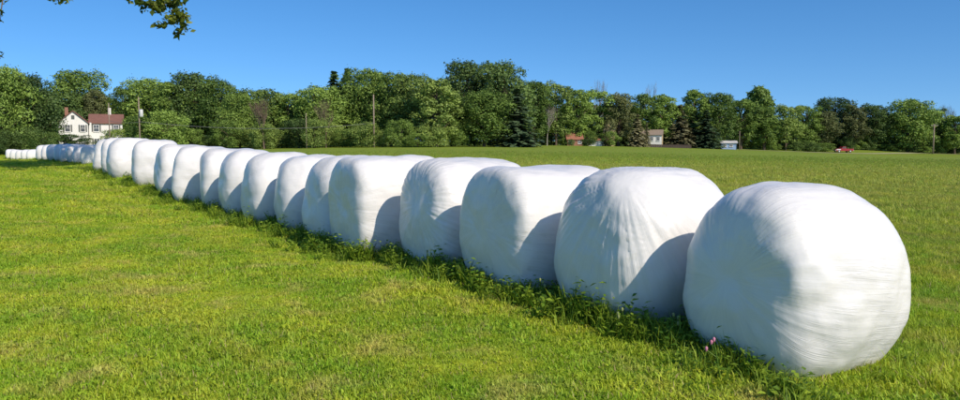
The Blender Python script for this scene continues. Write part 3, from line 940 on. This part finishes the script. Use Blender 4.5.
TW, GRP = 'tree', 'trees of the wood along the far edge of the field'
T_LIST = [
    # left, round the white house
    ('oak_mid', 4, 62, 46, 104, 'leafy tree cut by the left edge, first of the treeline'),
    ('oak_dark', 33, 71, 42, 108, 'broad dark tree standing just left of the white house'),
    ('oak_mid', 77, 64, 48, 175, 'big round-topped tree rising behind the white gable'),
    ('tall_olive', 95, 88, 20, 170, 'brownish olive tree behind the join of the house roofs'),
    ('tall_mid', 110, 95, 20, 178, 'low-topped tree in the skyline dip above the house wing'),
    ('tall_mid', 127, 85, 26, 172, 'tree just right of the skyline dip above the house wing'),
    ('oak_mid', 150, 73, 46, 172, 'flat-topped tree behind the pole with the white box'),
    ('tall_mid', 172, 80, 34, 165, 'tree filling the dip left of the dark tallest left-hand crown'),
    ('oak_dark', 196, 69, 50, 168, 'dark broad tree, tallest between house and brown dead tree'),
    ('oak_mid', 222, 77, 42, 164, 'tree on the right shoulder of the dark tall left-hand crown'),
    ('oak_light', 262, 86, 46, 152, 'rounded paler tree behind the brown dead tree'),
    ('oak_mid', 240, 92, 34, 148, 'lower tree just left of the brown dead tree'),
    ('tall_mid', 288, 92, 34, 152, 'tree in the shallow skyline dip right of the brown dead tree'),
    ('oak_mid', 316, 84, 48, 150, 'broad tree left of the dark pointed conifers'),
    ('pine_pine', 335, 71, 36, 158, 'left one of the dark pointed conifers left of the tall pole'),
    ('pine_pine', 348, 68, 36, 160, 'right one of the dark pointed conifers left of the tall pole'),
    ('oak_mid', 368, 65, 44, 156, 'high round tree directly behind the tall bare pole'),
    ('tall_mid', 391, 70, 34, 152, 'tree just right of the tall bare pole'),
    ('oak_light', 412, 71, 44, 150, 'pale green tree midway between tall pole and dark twin crowns'),
    ('tall_light', 437, 76, 40, 142, 'bright full tree at the left foot of the dark twin crowns'),
    # the dark high pair in the middle
    ('oak_dark', 468, 57, 52, 168, 'left one of the two highest dark crowns mid-picture'),
    ('oak_dark', 503, 58, 50, 166, 'right one of the two highest dark crowns mid-picture'),
    ('oak_mid', 484, 86, 48, 146, 'bright leafy tree standing in front of the two highest crowns'),
    ('tall_dark', 452, 92, 30, 148, 'dark tree in the shade left of the bright front tree'),
    ('tall_mid', 534, 79, 32, 176, 'tree right behind the big blue-green spruce'),
    ('loose_light', 556, 80, 36, 188, 'airy pale tree behind the grey bare tree'),
    ('tall_mid', 577, 88, 32, 190, 'tree above the red-brown roof'),
    ('loose_mid', 599, 86, 34, 196, 'airy tree above the tan gable'),
    ('tall_olive', 618, 91, 30, 194, 'olive tree between tan gable and white cottage'),
    ('loose_mid', 640, 92, 32, 198, 'thin-crowned tree above the left side of the white cottage'),
    ('tall_mid', 661, 94, 32, 200, 'tree above the right side of the white cottage'),
    ('tall_mid', 694, 88, 32, 206, 'rounded tree rising behind the two spruces'),
    ('oak_mid', 718, 90, 36, 206, 'rounded tree above the pale blue shed'),
    ('round_mid', 758, 85, 27, 236, 'tree with round crown standing clear above the right-hand treeline'),
    ('tall_mid', 741, 98, 30, 212, 'tree between the pale blue shed and the clear round crown'),
    ('tall_mid', 764, 106, 30, 214, 'darker tree under the clear round crown'),
    ('loose_light', 786, 103, 30, 216, 'pale tree right of the clear round crown'),
    ('tall_mid', 806, 104, 30, 222, 'tree left of the dark domed crown above the red truck'),
    ('oak_dark', 832, 95, 40, 232, 'dark domed crown above the red truck'),
    ('loose_olive', 822, 110, 28, 224, 'paler tree in front of the dark dome above the truck'),
    ('tall_olive', 853, 103, 28, 228, 'tree right above the red truck'),
    ('tall_dark', 874, 102, 32, 230, 'dark narrow tree between the truck and the big right-hand crown'),
    ('oak_mid', 908, 95, 48, 228, 'big broad crown near the right end of the treeline'),
    ('tall_dark', 934, 108, 26, 232, 'dark tree behind the right-hand pole'),
    ('tall_mid', 955, 114, 26, 226, 'tree at the right edge of the picture'),
    ('tall_mid', 985, 110, 40, 226, 'last tree of the wood beyond the right edge'),
]
for kind, px, yt, w, d, lab in T_LIST:
    plant('conifer_tree' if kind.startswith('pine') else 'tree', kind, px, yt, w, d, lab, GRP)
for kind, px, yt, w, d, lab in (
        ('spruce_needle', 517, 88, 40, 146, 'big blue-green spruce in front of the highest crowns'),
        ('spruce_needle', 706, 110, 30, 199, 'blue-green spruce, right one of the pair left of the shed'),
        ('spruce_brown', 679, 105, 32, 199, 'brownish spruce, left one of the pair left of the shed'),
        ('spruce_pine', 692, 113, 24, 203, 'darker spruce wedged behind the pair left of the shed'),
        ('spruce_brown', 637, 114, 19, 189, 'brownish spruce at the left end of the white cottage'),
        ('spruce_brown', 646.5, 122, 8, 190, 'slim brownish spruce standing in front of the white cottage'),
        ('spruce_brown', 606, 121, 9, 189, 'slim brownish spruce standing in front of the tan gable'),
        ('spruce_pine', 625, 108, 26, 200, 'dark spruce between tan gable and white cottage')):
    plant('spruce_tree', kind, px, yt, w, d, lab, 'spruces along the field edge')
# second rank that closes the wood behind
SKY = [(-30, 70), (0, 66), (35, 76), (78, 72), (92, 92), (107, 103), (122, 94), (150, 79), (195, 76), (240, 92), (290, 97), (330, 84), (368, 73), (420, 78), (470, 66), (505, 66),
       (530, 84), (580, 92), (640, 98), (700, 96), (760, 104), (800, 110), (832, 104), (870, 108), (908, 103), (940, 118), (1010, 118)]
back = np.arange(-24, 1000, 27.0)
free = list(T_LIST)
for k, px in enumerate(back):
    yt = float(np.interp(px, [s[0] for s in SKY], [s[1] for s in SKY])) + 4 + random.uniform(-2, 4)
    d = float(np.interp(px, [0, 100, 400, 500, 560, 760, 960], [135, 190, 172, 182, 212, 240, 250]))
    fr_ = min(free, key=lambda t: abs(t[1] - px)); free.remove(fr_)
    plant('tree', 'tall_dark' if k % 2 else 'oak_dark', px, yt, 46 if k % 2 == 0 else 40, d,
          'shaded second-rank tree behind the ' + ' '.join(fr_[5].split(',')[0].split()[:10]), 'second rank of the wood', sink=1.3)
# understorey along the field edge
BORD = ['first', 'second', 'third', 'fourth', 'fifth', 'sixth', 'seventh', 'eighth', 'ninth', 'tenth', 'eleventh', 'twelfth', 'thirteenth', 'fourteenth', 'fifteenth', 'sixteenth', 'seventeenth', 'eighteenth', 'nineteenth', 'twentieth']
SEG = [(-10, 50, 100, 'leafy bush at the foot of the trees left of the house'), (120, 245, 142, 'bush in the thicket between the house and the brown dead tree'),
       (250, 345, 141, 'bush in the thicket between the dead tree and the tall pole'), (350, 450, 139, 'bush at the field edge right of the tall pole'),
       (455, 505, 147, 'low dark bush in the shade under the highest crowns'), (530, 612, 190, 'bush round the red-brown roof'),
       (616, 715, 204, 'low bush behind the spruces and the white cottage'), (742, 830, 216, 'bush at the wood edge between shed and truck'), (848, 975, 226, 'bush at the wood edge right of the truck')]
for x0, x1, d, lab in SEG:
    px, bn = x0, 0
    while px < x1:
        w = random.uniform(16, 26) * 150 / d + 2
        h = random.uniform(10, 30) * 150 / d
        g = ground_pt(px, d)
        yt = 200 + FPX * math.tan(math.atan2(EYE - g.z, d) - PITCH) - h
        dd = d + random.uniform(-2, 5)
        plant('bush', random.choice(['bush_mid', 'bush_dark', 'bush_light' if px < 500 else 'bush_mid']), px, yt, w, dd, BORD[bn] + ' from the left: ' + lab, 'understorey bushes along the wood edge', 'bush')
        bn += 1
        px += w * random.uniform(0.55, 0.8)
plant('bush', 'bush_dark', 588, 138.5, 15, 183, 'round dark bush alone in front of the red-brown roof', None, 'bush')
plant('bush', 'bush_dark', 571, 138.5, 9, 184, 'small bush below the left end of the red-brown roof', None, 'bush')
plant('hedge', 'bush_dark', 70, 133.5, 36, 138, 'dark hedge in front of the white gabled house', None, 'hedge')
plant('bush', 'bush_mid', 141, 113, 32, 136, 'big bush hiding the right end of the house wing', None, 'bush')
plant('bush', 'bush_mid', 168, 108, 44, 138, 'big full bush right of the pole with the white box', None, 'bush')

for lab, px, yt, w, d, mat, seed in (
        ('brown dead tree standing before the rounded pale tree', 264, 96, 26, 138, M_deadwood, 3),
        ('grey bare tree left of the red-brown roof', 547, 101, 18, 176, M_greywood, 5),
        ('thin bare tree poking above the skyline over the tan gable', 601, 78, 18, 205, M_greywood, 8),
        ('thin bare tree poking above the skyline over the white cottage', 651, 80, 18, 208, M_greywood, 9),
        ('brown forked dead tree left of the dark pointed conifers', 326, 97, 20, 140, M_deadwood, 12),
        ('bare reddish tree above the right end of the treeline', 947, 103, 18, 236, M_deadwood, 14)):
    tb, tw = bare_tree(seed)
    g = ground_pt(px, d); H = at(px, yt, d).z - g.z
    zs = max(v[2] for v in tw.v); xs = [v[0] for v in tw.v]
    root = empty('bare_tree', g)
    s = w / FPX * d / (max(xs) - min(xs))
    root.scale = (s, s, H / zs)
    tb.build('trunk', mat, root); tw.build('branches', mat, root)
    tag(root, lab, 'tree', 'bare and dead trees')

# the maple just outside the picture on the left: its low boughs hang into the top left corner, its shade falls on the far bales
def near_maple():
    X, Y = -20.6, 31.0
    z0 = gz(X, Y)
    root = empty('maple_tree', (X, Y, z0))
    r = np.random.default_rng(77)
    tb = MB().tube([(0, 0, -.1), (.1, 0, 2), (0, .1, 6), (.2, 0, 12), (.1, .2, 17)], [.48, .38, .32, .2, .06], 10)
    P, N_, T = [], [], []
    lob = []
    for i in range(80):
        z = 9.8 + 8.5 * (i + .5) / 80
        pr = math.sin(math.pi * min(1, (z - 8.4) / 12.0)) ** .6
        a = i * 2.4 + r.uniform(-.4, .4); q = 10.0 * pr * r.uniform(.3, 1.0)
        rr = r.uniform(1.1, 1.9)
        lob.append((q * math.cos(a), q * math.sin(a), max(z, 0.192 * (Y + q * math.sin(a)) + EYE - z0 + rr * .8 + .3), rr))
    for i, (x, y, z, q) in enumerate(lob):
        if i % 2 == 0:
            tb.tube([(0, 0, z - 2.2), (x * .5, y * .5, z - .7), (x, y, z)], [.12, .07, .02], 5)
        n_ = int(260 * q * q)
        d = r.normal(size=(n_, 3)); d /= np.linalg.norm(d, axis=1)[:, None]
        P.append(np.array((x, y, z)) + d * (q * r.uniform(.5, 1.05, n_))[:, None] * np.array([1, 1, .75]))
        N_.append(d + r.normal(size=(n_, 3)) * .6 + np.array([0, 0, .4])); T.append(np.clip(r.normal(.45, .2, n_), 0, 1))
    V, F, T = leaf_cards(np.vstack(P), np.vstack(N_), .26, r, np.concatenate(T))
    tb.build('trunk', M_bark, root, True)
    o = link(bpy.data.objects.new('crown', tone_mesh('crown', V, F, T, M_leaf['near'])), root)
    # hanging boughs: a chain of leafy twigs, (px, py, spread in px) as the photograph shows them
    def bough(spots, start, leaves=48, size=.20):
        D = 30.0
        pts = [at(px, py, D + r.uniform(-.4, .4)) - Vector((X, Y, z0)) for px, py, _ in spots]
        mb = MB().tube([start] + pts, [.06] + [max(.012, .04 - .006 * i) for i in range(len(pts))], 5)
        mb.build('branch', M_bark, root)
        Q, NN, TT = [], [], []
        for p, (_, _, sp) in zip(pts, spots):
            n_ = int(leaves * (sp / 8) ** 1.5)
            q = np.array(p) + r.normal(size=(n_, 3)) * sp / FPX * D * .42 * np.array([1, 1, .8])
            Q.append(q); NN.append(r.normal(size=(n_, 3)) + np.array([.2, -.5, .6])); TT.append(np.clip(r.normal(.5, .22, n_), 0, 1))
        V, F, T = leaf_cards(np.vstack(Q), np.vstack(NN), size, r, np.concatenate(TT))
        link(bpy.data.objects.new('leaves', tone_mesh('leaves', V, F, T, M_leaf['near'])), root)
    top = Vector((4.0, -0.5, 8.6))
    bough([(128, -8, 9), (138, -1, 10), (148, 4, 10), (158, 7, 9), (168, 3, 10), (176, 1, 9)], top)
    bough([(150, -10, 9), (172, 4, 8), (178, 14, 9), (184, 17, 7), (172, 20, 7)], top)
    bough([(176, 20, 6), (163, 25, 6), (156, 26, 5)], Vector(at(172, 10, 30)) - Vector((X, Y, z0)), 24)
    bough([(182, 24, 6), (183, 29, 7), (177, 34, 6)], Vector(at(178, 15, 30)) - Vector((X, Y, z0)), 24)
    bough([(60, -12, 10), (57, -3, 7), (64, -2, 6), (50, -3, 5)], Vector((2.6, -.5, 8.4)))
    bough([(-14, -6, 12), (-2, -1, 6), (3, -2, 5), (1, 12, 4), (0, 20, 3)], Vector((.5, -.5, 8.2)), 22)
    bough([(-16, 40, 10), (-4, 50, 5), (0, 56, 4)], Vector((-.5, -.5, 6.5)), 22)
    tag(root, 'maple whose leafy boughs hang into the top left corner', 'tree')


near_maple()

# ------------------------------------------------------------------ buildings
M_white = plain('white_clapboard', (0.78, 0.76, 0.72), 0.6, 0.06, 2)
M_roof = plain('red_brown_shingle', (0.20, 0.095, 0.07), 0.85, 0.25, 1.5)
M_rust = plain('rust_red_roof', (0.30, 0.125, 0.075), 0.8, 0.3, 1.0)
M_glass = plain('dark_window_glass', (0.09, 0.10, 0.11), 0.1, 0.1)
M_shutter = plain('dark_green_shutter', (0.10, 0.11, 0.10), 0.6, 0.2)
M_brick = plain('red_brick', (0.30, 0.15, 0.10), 0.9, 0.3, 4)
M_tan = plain('tan_siding', (0.52, 0.40, 0.24), 0.8, 0.12, 2)
M_blue = plain('pale_blue_siding', (0.30, 0.42, 0.62), 0.5, 0.1, 1)
M_orange = plain('orange_tan_end', (0.50, 0.30, 0.16), 0.7, 0.1)
M_pole = plain('weathered_pole', (0.27, 0.21, 0.16), 0.9, 0.25, 4)
M_wire = plain('cable', (0.20, 0.20, 0.20), 0.6, 0.1)
M_metal = plain('grey_metal', (0.55, 0.56, 0.56), 0.5, 0.1)
M_trim = plain('grey_trim', (0.6, 0.58, 0.55), 0.6, 0.1)


def window(parent, x, z, w, h, y, shutters=True, mat=M_white):
    """a window in the wall that faces -y"""
    f = MB().box((x, y - .03, z), (w + .16, .10, h + .16)).build('window', mat, parent)
    MB().box((x, y - .085, z), (w, .03, h)).build('pane', M_glass, f)
    MB().box((x, y - .106, z), (w, .02, .06)).box((x, y - .106, z + h * .25 + .02), (.06, .019, h * .5 - .06)).build('glazing_bar', mat, f)
    MB().box((x, y - .08, z - h / 2 - .12), (w + .3, .16, .08)).build('sill', mat, f)
    if shutters:
        for s in (-1, 1):
            MB().box((x + s * (w * .5 + .28), y - .03, z), (.28, .07, h + .1)).build('shutter', M_shutter, parent)


def gable_roof(x0, x1, y0, y1, ze, zr, along_x, over=.35, t=.18):
    m = MB()
    if along_x:
        ym = (y0 + y1) / 2; s = (zr - ze) / (ym - y0)
        prof = [(y0 - over, ze - s * over), (ym, zr), (y1 + over, ze - s * over), (y1 + over, ze - s * over + t), (ym, zr + t), (y0 - over, ze - s * over + t)]
        m.prism(prof, 0, x0 - over, x1 + over)
    else:
        xm = (x0 + x1) / 2; s = (zr - ze) / (xm - x0)
        prof = [(x0 - over, ze - s * over), (xm, zr), (x1 + over, ze - s * over), (x1 + over, ze - s * over + t), (xm, zr + t), (x0 - over, ze - s * over + t)]
        m.prism(prof, 1, y0 - over, y1 + over)
    return m


def white_house():
    d = 150.0
    g = ground_pt(91, d)
    k = d / FPX
    root = empty('house', (g.x, d, g.z), R(25))
    root.scale = (0.9, 0.9, 1.0)
    zt = lambda py: at(91, py, d).z - g.z
    ze, zg, zr = zt(122.5), zt(110.5), zt(113)
    x0, xm, x1 = (60 - 91) * k, (88.5 - 91) * k, (123 - 91) * k
    # gabled block on the left
    MB().prism([(x0, 0), (xm, 0), (xm, ze), ((x0 + xm) / 2, zg - .25), (x0, ze)], 1, 0, 9).build('wall', M_white, root)
    rf = gable_roof(x0, xm, 0, 9, ze - .02, zg - .2, False).build('roof', M_roof, root)
    MB().box((x0 + 1.4, 4.2, zg - .1), (.7, .7, 1.6)).build('chimney', M_brick, rf)
    # the wing with its long roof slope towards the field
    MB().prism([(1.6, 0), (8.0, 0), (8.0, ze), (4.8, zr - .3), (1.6, ze)], 0, xm + .003, x1).build('wall', M_white, root)
    r2 = gable_roof(xm + .36, x1, 1.6, 8.0, ze - .02, zr - .2, True).build('roof', M_roof, root)
    MB().box((xm + 4.3, 4.9, zr + .5), (.6, .6, 1.5)).build('chimney', M_white, r2)
    for x in (-4.8, -3.6): pass
    window(root, x0 + 1.75, ze - 1.15, 0.95, 1.3, 0)
    window(root, xm - 1.0, ze - 1.15, 0.8, 1.3, 0)
    MB().box(((x0 + xm) / 2, -.03, zg - 1.35), (.62, .12, .75)).build('attic_vent', M_shutter, root)
    window(root, xm + 1.6, ze - 1.1, 1.0, 1.25, 1.6)
    window(root, xm + 5.6, ze - 1.1, 0.9, 1.25, 1.6)
    for x in (x0 + 1.75, xm - 1.0): window(root, x, ze - 3.9, 0.95, 1.4, 0)
    for x in (xm + 1.6, xm + 5.6): window(root, x, ze - 3.9, 1.0, 1.4, 1.6)
    dr = MB().box((xm + 3.6, 1.55, 1.05), (.95, .12, 2.1)).build('door', M_shutter, root)
    MB().tube([(xm + 3.98, 1.47, 1.0), (xm + 3.98, 1.43, 1.0)], .035, 6).build('handle', M_metal, dr)
    MB().box((xm + .42, 1.2, ze / 2), (.5, .5, ze)).build('porch_post', M_white, root)
    tag(root, 'white clapboard house with red-brown roofs above the far bales', 'house')


white_house()


def small_house(name, label, px, d, w, dep, ze, zr, wallm, roofm, rz, along_x=True, wins=(), cat='house', endm=None):
    g = ground_pt(px, d)
    root = empty(name, g, rz)
    x0, x1 = -w / 2, w / 2
    if along_x: MB().prism([(0, -.3), (dep, -.3), (dep, ze), (dep / 2, zr - .2), (0, ze)], 0, x0, x1).build('wall', wallm, root)
    else: MB().prism([(x0, -.3), (x1, -.3), (x1, ze), (0, zr - .2), (x0, ze)], 1, 0, dep).build('wall', wallm, root)
    gable_roof(x0, x1, 0, dep, ze - .02, zr - .1, along_x, .3, .14).build('roof', roofm, root)
    for x, z, ww, hh in wins: window(root, x, z, ww, hh, 0, False)
    if endm:
        MB().box((x1 + .05, dep / 2, ze / 2), (.08, dep - .05, ze - .06)).build('end_wall', endm, root)
    tag(root, label, cat)
    return root


hh = small_house('house', 'low building with a red-brown roof behind the round dark bush', 575, 187, 3.8, 4, 1.7, 3.4, M_brick, M_rust, R(4), True, [(-1.2, 1.0, .8, .8), (1.2, 1.0, .8, .8)])
small_house('shed', 'low lean shed with rusty roof right of the red-brown roof', 596, 189, 4.2, 3, 1.5, 2.2, M_white, M_rust, R(-3), True, [(0, .8, 1.0, .6)], 'shed')
small_house('house', 'tan gabled building half hidden by trees left of the spruces', 609, 192, 2.9, 6, 4.6, 6.3, M_tan, M_roof, R(-8), False, [(-.6, 3.2, .6, .9), (.6, 3.2, .6, .9)])
ct = small_house('cottage', 'white cottage with a tan end wall among the spruces', 651, 194, 5.4, 5, 3.2, 4.5, M_white, M_pole, R(-16), True,
                 [(-1.6, 2.2, .7, .9), (.2, 2.2, .7, .9), (1.8, 2.2, .7, .9)], 'cottage', M_tan)
sh = small_house('shed', 'small pale blue shed with orange-tan end beside a thin pole', 729, 200, 3.9, 3, 1.75, 2.3, M_blue, M_trim, R(-12), True,
                 [(-1.0, 1.1, .7, .6), (.6, 1.1, .7, .6)], 'shed', M_orange)
# low dark board fence before the cottage
M_fence = plain('dark_board_fence', (0.07, 0.05, 0.04), 0.9, 0.3, 3)
fr = empty('fence', ground_pt(652, 190))
g0 = ground_pt(652, 190)
bm_board = None
for k in range(34):
    x = -3.4 + k * .40
    zz = gz(g0.x + x, 190) - g0.z
    if bm_board is None:
        b_ = MB().box((0, 0, .37), (.37, .05, .75)).build('board', M_fence, fr); bm_board = b_.data
    else:
        b_ = link(bpy.data.objects.new('board', bm_board), fr)
    b_.location = (x, 0, zz)
MB().box((3.2, .06, .3), (13.4, .06, .09)).box((3.2, .06, .6), (13.4, .06, .09)).build('rail', M_fence, fr)
tag(fr, 'low dark board fence in front of the white cottage and spruces', 'fence')

# ------------------------------------------------------------------ poles and wires
def pole(label, px, ytop, d, r0=.15, box=False, arm=False, name='utility_pole'):
    g = ground_pt(px, d); H = at(px, ytop, d).z - g.z
    root = empty(name, g)
    MB().tube([(0, 0, -.2), (0, 0, H * .5), (0, 0, H)], [r0 * 1.15, r0, r0 * .8], 8).build('shaft', M_pole, root, True)
    if arm:
        MB().box((0, -.18, H - .5), (2.0, .1, .12)).build('crossarm', M_pole, root)
        for x in (-.85, -.3, .3, .85):
            MB().tube([(x, -.18, H - .44), (x, -.18, H - .3), (x, -.18, H - .26)], [.05, .07, .03], 6).build('insulator', M_metal, root)
    if box:
        MB().tube([(.42, -.1, H - 3.4), (.42, -.1, H - 3.3), (.42, -.1, H - 2.2), (.42, -.1, H - 2.1)], [.28, .33, .33, .2], 10).build('transformer', M_metal, root, True)
    tag(root, label, 'pole', 'utility poles along the treeline')
    return Vector((g.x, g.y, g.z + H))


p1 = pole('utility pole with a white transformer right of the white house', 140, 97, 130, .12, True, False)
p0 = pole('brown pole in front of the house wing', 110, 103, 138, .10)
p2 = pole('tall bare pole against the trees left of middle', 374, 94.5, 138, .14, False, False)
p3 = pole('thin low pole between the brown dead tree and the conifers', 306.5, 113, 137, .08)
p4 = pole('dark pole standing before the trees near the right edge', 933.5, 124, 219, .2, False, True)
pole('thin pole beside the pale blue shed', 739.5, 131, 199, .09)


def wire(label, a, b, sag, n=14, r=.03, name='overhead_wire'):
    pts = []
    for i in range(n + 1):
        t = i / n
        p = a.lerp(b, t); pts.append((p.x, p.y, p.z - sag * 4 * t * (1 - t)))
    return tag(MB().tube(pts, r, 4).build(name, M_wire), label, 'wire', 'overhead wires before the treeline')


lo = lambda p, dz: Vector((p.x, p.y - .25, p.z - dz))
wire('overhead wire from the transformer pole to the tall bare pole', lo(p1, 4.2), lo(p2, 5.2), 1.1)
wire('overhead wire from the house pole to the transformer pole', lo(p0, 3.2), lo(p1, 4.3), .25)

# ------------------------------------------------------------------ red pickup truck
M_red = plain('red_car_paint', (0.32, 0.025, 0.03), 0.3, 0.05)
M_tyre = plain('tyre_rubber', (0.02, 0.02, 0.02), 0.9, 0.1)
M_chrome = plain('pale_bumper', (0.7, 0.7, 0.7), 0.35, 0.05)


def pickup():
    g = ground_pt(843.5, 217.5)
    root = empty('pickup_truck', (g.x, g.y, g.z + .05), R(6))
    # side profile (x forward is -x): bonnet left, cab, bed right
    MB().prism([(-2.7, .45), (2.6, .45), (2.65, 1.05), (.55, 1.08), (.5, 1.12), (-1.0, 1.12), (-2.55, 1.0), (-2.72, .8)], 1, -.92, .92).build('body', M_red, root)
    cb = MB().prism([(-1.05, 1.123), (.5, 1.123), (.38, 1.72), (-.45, 1.75)], 1, -.80, .80).build('cab', M_red, root)
    MB().prism([(-.85, 1.18), (-.25, 1.18), (-.25, 1.64), (-.47, 1.64)], 1, -.83, -.805).build('window', M_glass, cb)
    MB().prism([(-.17, 1.18), (.38, 1.18), (.30, 1.64), (-.17, 1.64)], 1, -.83, -.805).build('window', M_glass, cb)
    for x in (-1.75, 1.65):
        for y in (-.86, .86):
            w = MB().tube([(x, y - .12, .38), (x, y + .12, .38)], .38, 14).build('wheel', M_tyre, root)
            MB().tube([(x, y - .14, .38), (x, y - .123, .38)], .2, 10).build('rim', M_chrome, w)
    MB().box((-2.77, 0, .55), (.1, 1.8, .2)).build('bumper', M_chrome, root)
    MB().box((2.70, 0, .55), (.1, 1.8, .2)).build('bumper', M_chrome, root)
    for y in (-.7, .7): MB().box((-2.72, y, .82), (.06, .3, .18)).build('headlight', M_chrome, root)
    MB().box((-1.9, -.927, .86), (1.3, .012, .26)).build('fender_panel', M_chrome, root)
    tag(root, 'red pickup truck with pale front on the lane before the trees', 'truck')


pickup()
